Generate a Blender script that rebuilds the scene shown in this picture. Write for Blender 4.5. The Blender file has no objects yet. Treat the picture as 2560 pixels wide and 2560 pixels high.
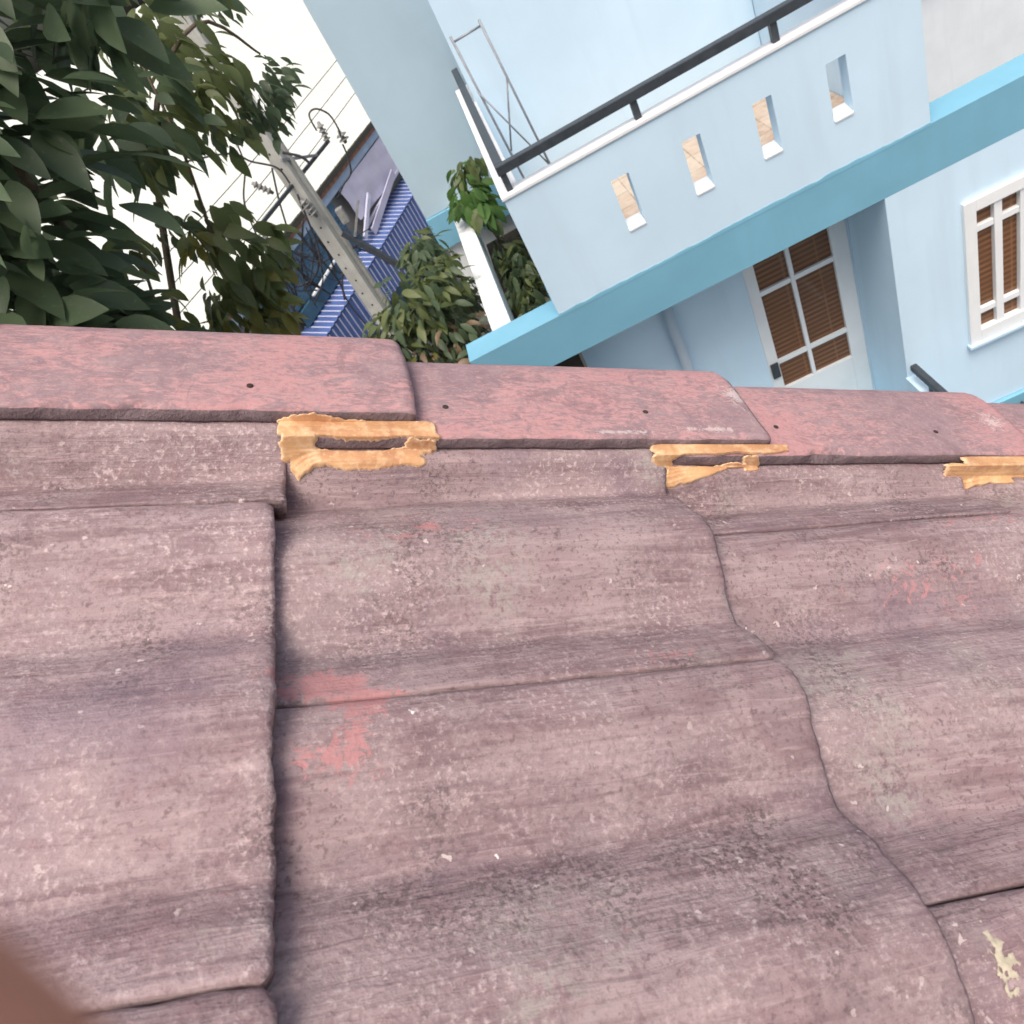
import bpy, math, random
from mathutils import Vector, Matrix, noise
random.seed(7)
S = bpy.context.scene
COL = S.collection

# ------------------------------------------------------------------ camera
CZ = 8.7                                     # eye height above the street
cam_d = bpy.data.cameras.new('camera')
cam = bpy.data.objects.new('camera', cam_d); COL.objects.link(cam)
RIGHT = Vector((0.889797, -0.150537, -0.430813)); UP = Vector((0.419419, 0.641817, 0.641996)); FWD = Vector((-0.179859, 0.751937, -0.634225))
cam.matrix_world = Matrix(((RIGHT.x, UP.x, -FWD.x, 0), (RIGHT.y, UP.y, -FWD.y, 0), (RIGHT.z, UP.z, -FWD.z, CZ), (0, 0, 0, 1)))
cam_d.sensor_width = 36; cam_d.lens = 26.395; cam_d.clip_start = 0.005; cam_d.clip_end = 2000
cam_d.dof.use_dof = True; cam_d.dof.focus_distance = 0.85; cam_d.dof.aperture_fstop = 16.0
S.camera = cam

# ------------------------------------------------------------------ light
SUN_EL, SUN_AZ = 69, 190                      # azimuth of the sun, degrees clockwise from +Y
wd = bpy.data.worlds.new('World'); S.world = wd; wd.use_nodes = True
wn = wd.node_tree.nodes; wl = wd.node_tree.links
bg = wn['Background']; sky = wn.new('ShaderNodeTexSky'); sky.sky_type = 'NISHITA'; sky.sun_disc = False
sky.sun_elevation = math.radians(SUN_EL); sky.sun_rotation = math.radians(SUN_AZ)
sky.air_density = 1.0; sky.dust_density = 8.0; sky.ozone_density = 0.6; sky.altitude = 50
wl.new(sky.outputs[0], bg.inputs[0]); bg.inputs[1].default_value = 0.12
sd = bpy.data.lights.new('sun', 'SUN'); sd.energy = 1.2; sd.angle = math.radians(35); sd.color = (1.0, 0.95, 0.88)
sun = bpy.data.objects.new('sun', sd); COL.objects.link(sun)
az, el = math.radians(SUN_AZ), math.radians(SUN_EL)
sdir = Vector((math.sin(az) * math.cos(el), math.cos(az) * math.cos(el), math.sin(el)))
sun.rotation_euler = (-sdir).to_track_quat('-Z', 'Y').to_euler(); sun.location = sdir * 40 + Vector((0, 0, CZ))
S.view_settings.view_transform = 'Standard'; S.view_settings.look = 'None'
S.view_settings.exposure = 0.66; S.view_settings.gamma = 1.0
S.render.engine = 'CYCLES'

# ------------------------------------------------------------------ helpers
class MB:
    def __init__(s): s.v = []; s.f = []; s.m = []
    def add(s, vs, fs, mi=0):
        o = len(s.v); s.v += [tuple(x) for x in vs]; s.f += [tuple(i + o for i in f) for f in fs]; s.m += [mi] * len(fs); return s
    def box(s, x0, x1, y0, y1, z0, z1, mi=0):
        return s.add([(x0, y0, z0), (x1, y0, z0), (x1, y1, z0), (x0, y1, z0), (x0, y0, z1), (x1, y0, z1), (x1, y1, z1), (x0, y1, z1)],
                     [(0, 3, 2, 1), (4, 5, 6, 7), (0, 1, 5, 4), (1, 2, 6, 5), (2, 3, 7, 6), (3, 0, 4, 7)], mi)
    def bar(s, a, b, w, h, up=(0, 0, 1), mi=0):
        a = Vector(a); b = Vector(b); d = (b - a).normalized(); up = Vector(up)
        if abs(d.dot(up)) > .98: up = Vector((0, 1, 0))
        r = d.cross(up).normalized(); t = r.cross(d)
        vs = [p + r * i * w / 2 + t * j * h / 2 for p in (a, b) for i, j in ((-1, -1), (1, -1), (1, 1), (-1, 1))]
        return s.add(vs, [(0, 1, 2, 3), (7, 6, 5, 4), (0, 4, 5, 1), (1, 5, 6, 2), (2, 6, 7, 3), (3, 7, 4, 0)], mi)
    def tube(s, pts, rad, seg=6, mi=0):
        pts = [Vector(p) for p in pts]; n = len(pts); rs = rad if isinstance(rad, (list, tuple)) else [rad] * n
        vs = []; fs = []; ref = Vector((.31, .73, .61))
        for i, p in enumerate(pts):
            d = (pts[min(i + 1, n - 1)] - pts[max(i - 1, 0)]).normalized()
            a = d.cross(ref)
            a = a.normalized() if a.length > 1e-4 else Vector((1, 0, 0))
            b = d.cross(a)
            vs += [p + (a * math.cos(6.28318 * k / seg) + b * math.sin(6.28318 * k / seg)) * rs[i] for k in range(seg)]
        for i in range(n - 1):
            for k in range(seg):
                k2 = (k + 1) % seg; fs.append((i * seg + k, i * seg + k2, (i + 1) * seg + k2, (i + 1) * seg + k))
        fs += [tuple(range(seg))[::-1], tuple(range((n - 1) * seg, n * seg))]
        return s.add(vs, fs, mi)
    def lathe(s, c, axis, prof, seg=10, mi=0):
        c = Vector(c); axis = Vector(axis).normalized(); a = axis.cross(Vector((.3, .8, .52))).normalized(); b = axis.cross(a); n = len(prof)
        vs = [c + axis * h + (a * math.cos(6.28318 * k / seg) + b * math.sin(6.28318 * k / seg)) * r for r, h in prof for k in range(seg)]
        fs = [(i * seg + k, i * seg + (k + 1) % seg, (i + 1) * seg + (k + 1) % seg, (i + 1) * seg + k) for i in range(n - 1) for k in range(seg)]
        fs += [tuple(range(seg))[::-1], tuple(range((n - 1) * seg, n * seg))]
        return s.add(vs, fs, mi)
    def build(s, name, mats, parent=None, smooth=False, loc=None, bevel=0):
        me = bpy.data.meshes.new(name); me.from_pydata(s.v, [], s.f)
        mats = mats if isinstance(mats, (list, tuple)) else [mats]
        for m in mats: me.materials.append(m)
        if len(mats) > 1: me.polygons.foreach_set('material_index', s.m)
        if smooth: me.polygons.foreach_set('use_smooth', [True] * len(s.f))
        me.update(); o = bpy.data.objects.new(name, me); COL.objects.link(o)
        if parent: o.parent = parent
        if loc: o.location = loc
        if bevel:
            b = o.modifiers.new('bevel', 'BEVEL'); b.width = bevel; b.segments = 2; b.limit_method = 'ANGLE'
        return o

def tag(o, label, cat, group=None):
    o['label'] = label; o['category'] = cat
    if group: o['group'] = group
    return o
def thing(name, label, cat, group=None):
    o = bpy.data.objects.new(name, None); COL.objects.link(o); return tag(o, label, cat, group)
def smoothpath(pts, n=6):
    pts = [Vector(p) for p in pts]; out = []
    for i in range(len(pts) - 1):
        p0, p1, p2, p3 = pts[max(i - 1, 0)], pts[i], pts[i + 1], pts[min(i + 2, len(pts) - 1)]
        for k in range(n):
            t = k / n; out.append(.5 * ((2 * p1) + (p2 - p0) * t + (2 * p0 - 5 * p1 + 4 * p2 - p3) * t * t + (3 * p1 - p0 - 3 * p2 + p3) * t ** 3))
    return out + [pts[-1]]
def fb(x, y=0., z=0., o=4): return noise.fractal(Vector((x, y, z)), 1.0, 2.0, o)

# ------------------------------------------------------------------ materials
class NT:
    def __init__(s, name):
        s.mat = bpy.data.materials.new(name); s.mat.use_nodes = True; s.t = s.mat.node_tree; s.n = s.t.nodes; s.l = s.t.links
        s.b = s.n['Principled BSDF']; s.out = s.n['Material Output']
    def new(s, t, **k):
        nd = s.n.new(t)
        for a, v in k.items(): setattr(nd, a, v)
        return nd
    def put(s, sock, v):
        if isinstance(v, bpy.types.NodeSocket): s.l.new(v, sock)
        elif v is not None: sock.default_value = (v + (1,)) if isinstance(v, tuple) and len(v) == 3 and sock.type == 'RGBA' else v
    def math(s, op, a, b=None, c=None, clamp=False):
        nd = s.new('ShaderNodeMath', operation=op, use_clamp=clamp); s.put(nd.inputs[0], a); s.put(nd.inputs[1], b); s.put(nd.inputs[2], c); return nd.outputs[0]
    def vmath(s, op, a, b):
        nd = s.new('ShaderNodeVectorMath', operation=op); s.put(nd.inputs[0], a); s.put(nd.inputs[1], b); return nd.outputs['Value'] if op in ('DOT_PRODUCT', 'DISTANCE', 'LENGTH') else nd.outputs[0]
    def noise(s, vec, scale, detail=4, rough=.55, dist=0):
        nd = s.new('ShaderNodeTexNoise'); s.put(nd.inputs['Vector'], vec); nd.inputs['Scale'].default_value = scale; nd.inputs['Detail'].default_value = detail
        nd.inputs['Roughness'].default_value = rough; nd.inputs['Distortion'].default_value = dist; return nd.outputs[0]
    def voro(s, vec, scale, out='Distance', rnd=1):
        nd = s.new('ShaderNodeTexVoronoi'); s.put(nd.inputs['Vector'], vec); nd.inputs['Scale'].default_value = scale; nd.inputs['Randomness'].default_value = rnd; return nd.outputs[out]
    def ramp(s, f, lo, hi, a=0., b=1.):
        nd = s.new('ShaderNodeMapRange', clamp=True); s.put(nd.inputs[0], f); s.put(nd.inputs[1], lo); s.put(nd.inputs[2], hi); s.put(nd.inputs[3], a); s.put(nd.inputs[4], b); return nd.outputs[0]
    def mix(s, f, a, b, mode='MIX'):
        nd = s.new('ShaderNodeMix', data_type='RGBA', blend_type=mode); s.put(nd.inputs[0], f); s.put(nd.inputs[6], a); s.put(nd.inputs[7], b); return nd.outputs[2]
    def comb(s, x, y, z):
        nd = s.new('ShaderNodeCombineXYZ'); s.put(nd.inputs[0], x); s.put(nd.inputs[1], y); s.put(nd.inputs[2], z); return nd.outputs[0]
    def pos(s): return s.new('ShaderNodeNewGeometry').outputs['Position']
    def obj(s): return s.new('ShaderNodeTexCoord').outputs['Object']
    def rand(s): return s.new('ShaderNodeObjectInfo').outputs['Random']
    def bump(s, h, st=.3, dist=.01, prev=None):
        nd = s.new('ShaderNodeBump'); nd.inputs['Strength'].default_value = st; nd.inputs['Distance'].default_value = dist; s.put(nd.inputs['Height'], h)
        if prev: s.l.new(prev, nd.inputs['Normal'])
        s.l.new(nd.outputs[0], s.b.inputs['Normal']); return nd.outputs[0]
    def fin(s, col, rough=.8, spec=.3, metal=0):
        s.put(s.b.inputs['Base Color'], col); s.put(s.b.inputs['Roughness'], rough); s.b.inputs['Specular IOR Level'].default_value = spec; s.b.inputs['Metallic'].default_value = metal; return s.mat

def paint(name, c, rough=.7, var=.12, scale=3., dirt=(.25, .23, .2), dirt_amt=.25, bump=.05, spec=.3):
    t = NT(name); p = t.pos(); n1 = t.noise(p, scale, 5); n2 = t.noise(p, scale * 7, 4)
    dk = tuple(x * (1 - var) for x in c); lt = tuple(min(1, x * (1 + var * .5)) for x in c)
    col = t.mix(t.ramp(n1, .35, .65), dk, lt)
    st = t.noise(t.comb(t.vmath('DOT_PRODUCT', p, (1, 0, 0)), t.vmath('DOT_PRODUCT', p, (0, 1, 0)), t.vmath('DOT_PRODUCT', p, (0, 0, .12))), scale * 4, 5)
    msk = t.math('MULTIPLY', t.ramp(st, .52, .8), t.ramp(n1, .3, .7))
    col = t.mix(t.math('MULTIPLY', msk, dirt_amt), col, dirt)
    t.bump(n2, bump, .02); return t.fin(col, rough, spec)
def plain(name, c, rough=.6, metal=0, spec=.4, var=.2, scale=20):
    t = NT(name); n1 = t.noise(t.pos(), scale, 5); col = t.mix(t.ramp(n1, .3, .7), tuple(x * (1 - var) for x in c), tuple(min(1, x * (1 + var)) for x in c))
    t.bump(n1, .06, .01); return t.fin(col, rough, spec, metal)

# roof frame: u down the slope, v towards the gable, n out of the slope
RU = Vector((0.814976, 0.078473, -0.574157)); RV = Vector((-0.035581, 0.995696, 0.085582)); RN = Vector((0.578401, -0.049318, 0.81426))
RO = Vector((0, 0, CZ)) - RN * 0.4025
def rp(u, v, w): return RO + RU * u + RV * v + RN * w

def roofvec(t):
    p = t.vmath('SUBTRACT', t.pos(), tuple(RO))
    return p, t.vmath('DOT_PRODUCT', p, tuple(RU)), t.vmath('DOT_PRODUCT', p, tuple(RV)), t.vmath('DOT_PRODUCT', p, tuple(RN))
def spot(t, u, v, cu, cv, ru, rv):
    a = t.math('DIVIDE', t.math('SUBTRACT', u, cu), ru); b = t.math('DIVIDE', t.math('SUBTRACT', v, cv), rv)
    d = t.math('SQRT', t.math('ADD', t.math('MULTIPLY', a, a), t.math('MULTIPLY', b, b)))
    return t.math('SUBTRACT', 1.0, d, clamp=True)

def make_tile_mat():
    t = NT('weathered_tile'); p, u, v, w = roofvec(t)
    rnd = t.rand()
    q = t.comb(t.math('ADD', u, t.math('MULTIPLY', rnd, 3.0)), v, w)
    us = lambda a, b, c, d=5: t.noise(t.comb(t.math('MULTIPLY', t.math('ADD', u, t.math('MULTIPLY', rnd, 3.0)), a), t.math('MULTIPLY', v, b), t.math('MULTIPLY', w, b)), 1.0, d, .62, c)
    big = t.noise(q, 6, 5, .65); mid = t.noise(q, 38, 6, .68); fine = t.noise(q, 260, 4, .7); grit = t.noise(q, 700, 2, .6)
    streak = us(4, 62, .5); thin = us(16, 210, .8, 4)
    col = t.mix(t.ramp(big, .34, .66), (.228, .160, .168), (.352, .272, .276))
    col = t.mix(t.ramp(mid, .42, .66, 0, .5), col, (.275, .168, .180))
    col = t.mix(t.ramp(t.noise(q, 15, 7, .74, .6), .53, .57, 0, .45), col, (.385, .30, .30))
    col = t.mix(t.ramp(t.noise(q, 19, 7, .74, .9), .56, .60, 0, .5), col, (.185, .120, .130))
    col = t.mix(t.ramp(streak, .50, .66, 0, .75), col, (.365, .275, .280))
    col = t.mix(t.ramp(streak, .46, .33, 0, .65), col, (.170, .108, .117))
    col = t.mix(t.ramp(thin, .54, .66, 0, .6), col, (.41, .305, .308))
    col = t.mix(t.ramp(thin, .44, .32, 0, .45), col, (.185, .122, .13))
    wear = t.noise(q, 7, 4, .7)
    col = t.mix(t.math('MULTIPLY', t.ramp(fine, .53, .66), t.ramp(wear, .44, .58, .0, .8)), col, (.56, .45, .445))
    col = t.mix(t.math('MULTIPLY', t.ramp(fine, .46, .36), t.ramp(wear, .58, .42, .1, .8)), col, (.150, .100, .106))
    # black algae freckles in colonies
    colony = t.noise(q, 11, 3, .6); fre = t.noise(q, 300, 3, .7)
    col = t.mix(t.math('MULTIPLY', t.math('MULTIPLY', t.ramp(colony, .50, .66), t.ramp(fre, .50, .57)), .8), col, (.095, .072, .072))
    # purple-grey damp and green-grey lichen
    col = t.mix(t.ramp(t.noise(q, 5.2, 4, .7), .56, .70, 0, .5), col, (.185, .135, .170))
    lich = t.math('MULTIPLY', t.ramp(t.noise(q, 6.5, 3, .6), .56, .68), t.ramp(t.noise(q, 140, 3, .7), .42, .58))
    col = t.mix(t.math('MULTIPLY', lich, .6), col, (.37, .345, .315))
    # salmon paint left in places
    pm = spot(t, u, v, .012, .281, .050, .022)
    for a in ((.018, .236, .040, .040), (.035, .262, .045, .022), (.24, .272, .07, .018), (.10, .405, .12, .03), (.52, .33, .11, .05), (.62, .385, .2, .02)):
        pm = t.math('MAXIMUM', pm, t.math('MULTIPLY', spot(t, u, v, *a), .8 if a[0] < .04 else .42))
    pm = t.math('SUBTRACT', pm, t.math('MULTIPLY', spot(t, u, v, .012, .243, .018, .016), .8))
    rag = t.noise(q, 75, 8, .78, 1.0)
    pk = t.ramp(t.math('ADD', t.math('MULTIPLY', pm, 1.0), t.math('MULTIPLY', t.math('SUBTRACT', rag, .5), 2.6)), .42, .50)
    col = t.mix(t.math('MULTIPLY', pk, .85), col, t.mix(t.ramp(mid, .3, .7), (.50, .235, .235), (.40, .205, .21)))
    # pale grit chips
    qd = t.vmath('ADD', q, t.vmath('MULTIPLY', t.comb(t.noise(q, 150), t.noise(q, 170), t.noise(q, 190)), (.012, .012, .012)))
    vd = t.voro(qd, 95); vs = t.voro(qd, 95, 'Color')
    sp = t.math('MULTIPLY', t.math('LESS_THAN', vd, .17), t.math('GREATER_THAN', t.vmath('DOT_PRODUCT', vs, (1, 0, 0)), .86))
    col = t.mix(t.math('MULTIPLY', sp, t.ramp(colony, .38, .6, .1, .85)), col, (.62, .53, .51))
    vd2 = t.voro(qd, 26); vs2 = t.voro(qd, 26, 'Color')
    sp2 = t.math('MULTIPLY', t.math('LESS_THAN', vd2, .045), t.math('GREATER_THAN', t.vmath('DOT_PRODUCT', vs2, (1, 0, 0)), .80))
    col = t.mix(sp2, col, (.75, .72, .70))
    hh = t.math('ADD', t.math('MULTIPLY', fine, t.ramp(wear, .44, .58, .08, .35)), t.math('ADD', t.math('MULTIPLY', grit, .12), t.math('ADD', t.math('MULTIPLY', mid, .75), t.math('MULTIPLY', thin, .5))))
    tint = t.ramp(rnd, 0, 1, .90, 1.10); col = t.mix(1.0, col, t.comb(tint, tint, tint), 'MULTIPLY')
    t.bump(hh, .6, .006); return t.fin(col, .88, .22)
def make_verge_mat():
    t = NT('pink_verge_tile'); p, u, v, w = roofvec(t); q = t.comb(t.math('ADD', u, t.math('MULTIPLY', t.rand(), 5.0)), v, w)
    s1 = t.noise(t.comb(t.math('MULTIPLY', u, 48), t.math('MULTIPLY', v, 130), t.math('MULTIPLY', w, 90)), 1.0, 7, .72, 1.6)
    big = t.noise(q, 6, 4, .6); mid = t.noise(q, 45, 5, .65); fine = t.noise(q, 230, 4, .65)
    paintc = t.mix(t.ramp(big, .3, .7), (.44, .235, .24), (.51, .295, .285))
    worn = t.mix(t.ramp(mid, .3, .7), (.215, .150, .170), (.330, .238, .248))
    m = t.ramp(t.math('ADD', s1, t.math('MULTIPLY', t.math('SUBTRACT', big, .5), .8)), .39, .53)
    col = t.mix(t.math('MULTIPLY', m, .92), paintc, worn)
    col = t.mix(t.ramp(t.noise(q, 16, 7, .75, .8), .55, .60, 0, .5), col, (.20, .135, .15))
    col = t.mix(t.math('MULTIPLY', t.ramp(fine, .53, .72), .45), col, (.50, .335, .33))
    col = t.mix(t.math('MULTIPLY', t.ramp(fine, .45, .3), .5), col, (.26, .16, .165))
    # white droppings near the lower ends
    wm = spot(t, u, v, .425, .555, .05, .06)
    for a in ((.37, .50, .09, .014), (.735, .53, .05, .05), (.28, .495, .10, .008)): wm = t.math('MAXIMUM', wm, spot(t, u, v, *a))
    wn2 = t.noise(t.comb(t.math('MULTIPLY', u, 110), t.math('MULTIPLY', v, 110), w), 1.0, 6, .78, 1.8)
    wk = t.ramp(t.math('ADD', t.math('MULTIPLY', wm, .55), wn2), .90, 1.0)
    col = t.mix(t.math('MULTIPLY', wk, .55), col, (.62, .56, .54))
    hh = t.math('ADD', t.math('MULTIPLY', fine, .4), t.math('ADD', t.math('MULTIPLY', s1, .5), t.math('MULTIPLY', mid, .4)))
    t.bump(hh, .45, .004); return t.fin(col, .85, .25)
def make_edge_mat():
    t = NT('bare_concrete_edge'); q = t.pos(); mid = t.noise(q, 60, 5, .65); fine = t.noise(q, 300, 4, .65)
    st = t.noise(t.vmath('MULTIPLY', q, (12, 60, 60)), 1.0, 5, .6)
    col = t.mix(t.ramp(mid, .3, .7), (.135, .100, .108), (.23, .17, .178)); col = t.mix(t.ramp(fine, .55, .75, 0, .6), col, (.32, .24, .24)); col = t.mix(t.ramp(st, .5, .7, 0, .5), col, (.095, .07, .078))
    t.bump(t.math('ADD', mid, fine), .6, .004); return t.fin(col, .92, .2)
def make_seal_mat():
    t = NT('tan_sealant'); q = t.pos(); mid = t.noise(q, 90, 5, .6); st = t.noise(q, 22, 3, .5, .6); fine = t.noise(q, 420, 3, .6)
    at = t.new('ShaderNodeAttribute', attribute_name='body').outputs['Fac']
    col = t.mix(t.ramp(st, .35, .65), (.47, .235, .115), (.66, .39, .19)); col = t.mix(t.ramp(mid, .48, .68, 0, .75), col, (.76, .53, .31)); col = t.mix(t.ramp(fine, .6, .7, 0, .4), col, (.85, .68, .5))
    col = t.mix(t.ramp(t.math('ADD', at, t.math('MULTIPLY', t.math('SUBTRACT', mid, .5), .8)), .40, .1, 0, .6), col, (.84, .64, .42))
    t.bump(t.math('ADD', st, t.math('MULTIPLY', fine, .3)), .10, .003); return t.fin(col, .42, .45)
M = dict(tile=make_tile_mat(), verge=make_verge_mat(), edge=make_edge_mat(), seal=make_seal_mat())
M['cream'] = plain('cream_putty', (.46, .41, .31), .8, var=.2, scale=200)
M['hole'] = plain('dark_rusty_nail', (.045, .026, .024), .8, var=.3, scale=300)
M['deck'] = plain('dark_batten', (.05, .04, .035), .9)
M['render'] = paint('grey_render', (.25, .24, .22))
M['wall'] = paint('pale_blue_wall', (.59, .77, .90), .75, .05, 1.2, (.43, .53, .60), .45)
M['wallshade'] = M['wall']
M['farwall_shaded'] = paint('shaded_pale_blue_wall', (.43, .56, .635), .75, .06, 1.2, (.38, .46, .48), .3)  # same pale blue paint as the front, with shade put into the colour
M['teal'] = paint('teal_paint', (.185, .42, .555), .6, .07, 2.0, (.12, .25, .33), .2)
M['white'] = paint('white_paint', (.80, .83, .84), .5, .05, 3.0, (.5, .48, .44), .25)
M['beam'] = paint('grimy_white_beam', (.78, .80, .80), .7, .08, 8.0, (.40, .36, .36), .55)
M['rail'] = plain('dark_grey_steel', (.050, .060, .072), .45, .2, var=.2)
M['grey'] = plain('grey_steel', (.24, .26, .29), .5, .3)
M['pipe'] = paint('pale_pipe', (.52, .62, .70), .5, .05)
M['floor'] = None
def floor_mat():
    t = NT('beige_floor_tile'); q = t.pos(); br = t.new('ShaderNodeTexBrick'); br.offset = 0; t.l.new(q, br.inputs['Vector'])
    br.inputs['Color1'].default_value = (.50, .42, .33, 1); br.inputs['Color2'].default_value = (.36, .25, .18, 1); br.inputs['Mortar'].default_value = (.22, .16, .12, 1)
    br.inputs['Scale'].default_value = 1; br.inputs['Brick Width'].default_value = .3; br.inputs['Row Height'].default_value = .3; br.inputs['Mortar Size'].default_value = .006
    col = t.mix(t.ramp(t.noise(q, 14, 5), .35, .65, 0, .6), br.outputs[0], (.52, .46, .38)); return t.fin(col, .5)
M['floor'] = floor_mat()
def shutter_mat(name, freq):
    t = NT(name); q = t.pos(); z = t.vmath('DOT_PRODUCT', q, (0, 0, 1)); x = t.vmath('DOT_PRODUCT', q, (1, 0, 0))
    sl = t.math('PINGPONG', t.math('MULTIPLY', z, freq), .5)
    col = t.mix(t.ramp(sl, .12, .4), (.095, .045, .023), (.25, .112, .047))
    col = t.mix(t.ramp(t.noise(q, 6, 3), .35, .65, 0, .55), col, (.145, .066, .030))
    ln = t.math('LESS_THAN', t.math('PINGPONG', t.math('MULTIPLY', x, 3.3), .5), .03); col = t.mix(t.math('MULTIPLY', ln, .5), col, (.26, .13, .06))
    t.b.inputs['Coat Weight'].default_value = .35; t.b.inputs['Coat Roughness'].default_value = .06; return t.fin(col, .5, .3)
M['shutter'] = shutter_mat('brown_shutter_glass', 20)
def leaf_mat(name, c1, c2, trans=.38):
    t = NT(name); r = t.rand(); q = t.pos(); n1 = t.noise(q, 4, 3); n2 = t.noise(q, 60, 3)
    f = t.math('ADD', t.math('MULTIPLY', r, .5), t.math('MULTIPLY', n1, .5)); col = t.mix(t.ramp(f, .2, .8), c1, c2)
    col = t.mix(t.ramp(n2, .6, .75, 0, .35), col, tuple(min(1, x * 1.8) for x in c2))
    t.fin(col, .45, .35); tr = t.new('ShaderNodeBsdfTranslucent'); t.put(tr.inputs[0], t.mix(.5, col, tuple(min(1, x * 2) for x in c2)))
    mx = t.new('ShaderNodeMixShader'); mx.inputs[0].default_value = trans; t.l.new(t.b.outputs[0], mx.inputs[1]); t.l.new(tr.outputs[0], mx.inputs[2]); t.l.new(mx.outputs[0], t.out.inputs[0]); return t.mat
M['leaf'] = leaf_mat('dark_green_leaf', (.044, .070, .038), (.120, .165, .088))
M['leaf2'] = leaf_mat('mid_green_leaf', (.070, .096, .036), (.175, .205, .080))
M['leafy'] = leaf_mat('yellowish_leaf', (.11, .12, .028), (.22, .20, .06), .4)
M['leafb'] = leaf_mat('bright_green_leaf', (.045, .105, .025), (.11, .20, .05), .35)
M['leafd'] = leaf_mat('dry_brown_leaf', (.09, .055, .03), (.20, .14, .08), .15)
M['bark'] = plain('grey_brown_bark', (.13, .105, .075), .9, var=.4, scale=25)
M['pole'] = paint('pole_concrete', (.46, .46, .42), .9, .12, 6, (.16, .15, .12), .7, .25)
M['cable'] = plain('black_cable', (.035, .037, .045), .6)
M['porc'] = plain('grey_porcelain', (.25, .25, .24), .35, var=.3)
M['ribs'] = plain('pale_rib_paint', (.60, .62, .76), .5, var=.08)
M['bluesheet'] = plain('blue_sheet', (.08, .135, .34), .5, var=.15, scale=4)
M['roofwhite'] = paint('white_metal_roof', (.60, .62, .56), .5, .03, .6, (.5, .5, .44), .3)
M['gutter'] = plain('dark_gutter', (.055, .055, .045), .7)
M['rust'] = plain('rust_strip', (.30, .15, .10), .8, var=.35, scale=8)
M['fascia'] = paint('pale_blue_fascia', (.42, .55, .72), .6)
M['panel'] = paint('lavender_sheet', (.52, .52, .66), .5, .10, 2.0, (.34, .32, .42), .5)
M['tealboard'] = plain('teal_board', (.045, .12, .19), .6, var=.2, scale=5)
M['ground'] = paint('concrete_ground', (.22, .215, .20), .9, .15, .6, (.18, .17, .15), .6, .2)
M['soil'] = plain('dark_soil', (.03, .027, .022), .95, var=.4)
def tarp_mat():
    t = NT('blue_tarpaulin'); q = t.pos(); st = t.noise(t.vmath('MULTIPLY', q, (3, 3, 14)), 2.0, 5, .65, 2.5)
    col = t.mix(t.ramp(st, .38, .62), (.022, .065, .125), (.10, .21, .32)); t.bump(st, .5, .05); return t.fin(col, .5)
M['tarp'] = tarp_mat()
def skin_mat():
    t = NT('skin'); q = t.obj(); n1 = t.noise(q, 90, 4); col = t.mix(t.ramp(n1, .3, .7), (.46, .20, .13), (.52, .25, .17))
    t.b.inputs['Subsurface Weight'].default_value = .15; t.b.inputs['Subsurface Radius'].default_value = (.004, .002, .001); return t.fin(col, .55, .3)
M['skin'] = skin_mat()

# ------------------------------------------------------------------ ground
g = MB().add([(-900, -900, 0), (900, -900, 0), (900, 900, 0), (-900, 900, 0)], [(0, 1, 2, 3)]).build('ground', M['ground']); g['kind'] = 'structure'

# ------------------------------------------------------------------ the tiled roof in front
roof = thing('tiled_roof_house', 'weathered mauve concrete tile roof in the foreground with pink capping tiles along its gable edge', 'roof')
EXP, PER, AMP = .333, .15, .0152
PT = [(0, 1), (.1, .92), (.187, .45), (.31, -.06), (.377, -.56), (.43, -.80), (.535, -.97), (.606, -.60), (.674, -.12), (.76, .20), (.85, .52), (.93, .88), (1.0, 1)]
def plin(t):
    t %= 1.0
    for (a, p), (b, q) in zip(PT, PT[1:]):
        if t <= b: return p + (q - p) * (t - a) / (b - a)
    return 1
def prof(y):
    t = ((y - .02) / PER) % 1.0; r = .006 if .38 < t < .60 else .035
    return sum(plin(t + d * r) for d in (-1, -.5, 0, .5, 1)) / 5
SKEW = {1: .010, 2: .009, 3: .001}
verges = {0: (.516, .058), 1: (.505, .045), 2: (.4875, .032), 3: (.4755, .022), 4: (.464, .016), 5: (.455, .010), -1: (.526, .071)}
def lip(u):                                      # foot of the capping tile's lip at u
    x = (u + .006) / .334 + 1; k = max(-1, min(5, math.ceil(x))); f = max(0, min(1, (x - (k - 1)) / .08)); j = max(-1, k - 1)
    a, b = verges[j], verges[k]
    return a[0] + (b[0] - a[0]) * f, a[1] + (b[1] - a[1]) * f - .013
def tile_w(k, J, wd, u, v):                      # top of a tile of course k
    ul = -.011 + EXP * (k - 1); t = (u - (ul - EXP)) / EXP; y = (J + SKEW.get(k, .004) * (1 - t) - v) * .30 / wd
    w = -.009 + .0185 * t + AMP * prof(y)
    lv, lw = lip(u); a = max(0, min(1, (v - (lv - .036)) / .036))       # the last roll flattens up to the capping
    return w + (max(w, lw - .001 - .001 * (1 - t)) - w) * a * a * (3 - 2 * a)
VCUT = {0: .520, 1: .512, 2: .498, 3: .488, 4: .476, 5: .470, 6: .466, 7: .466}
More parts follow.
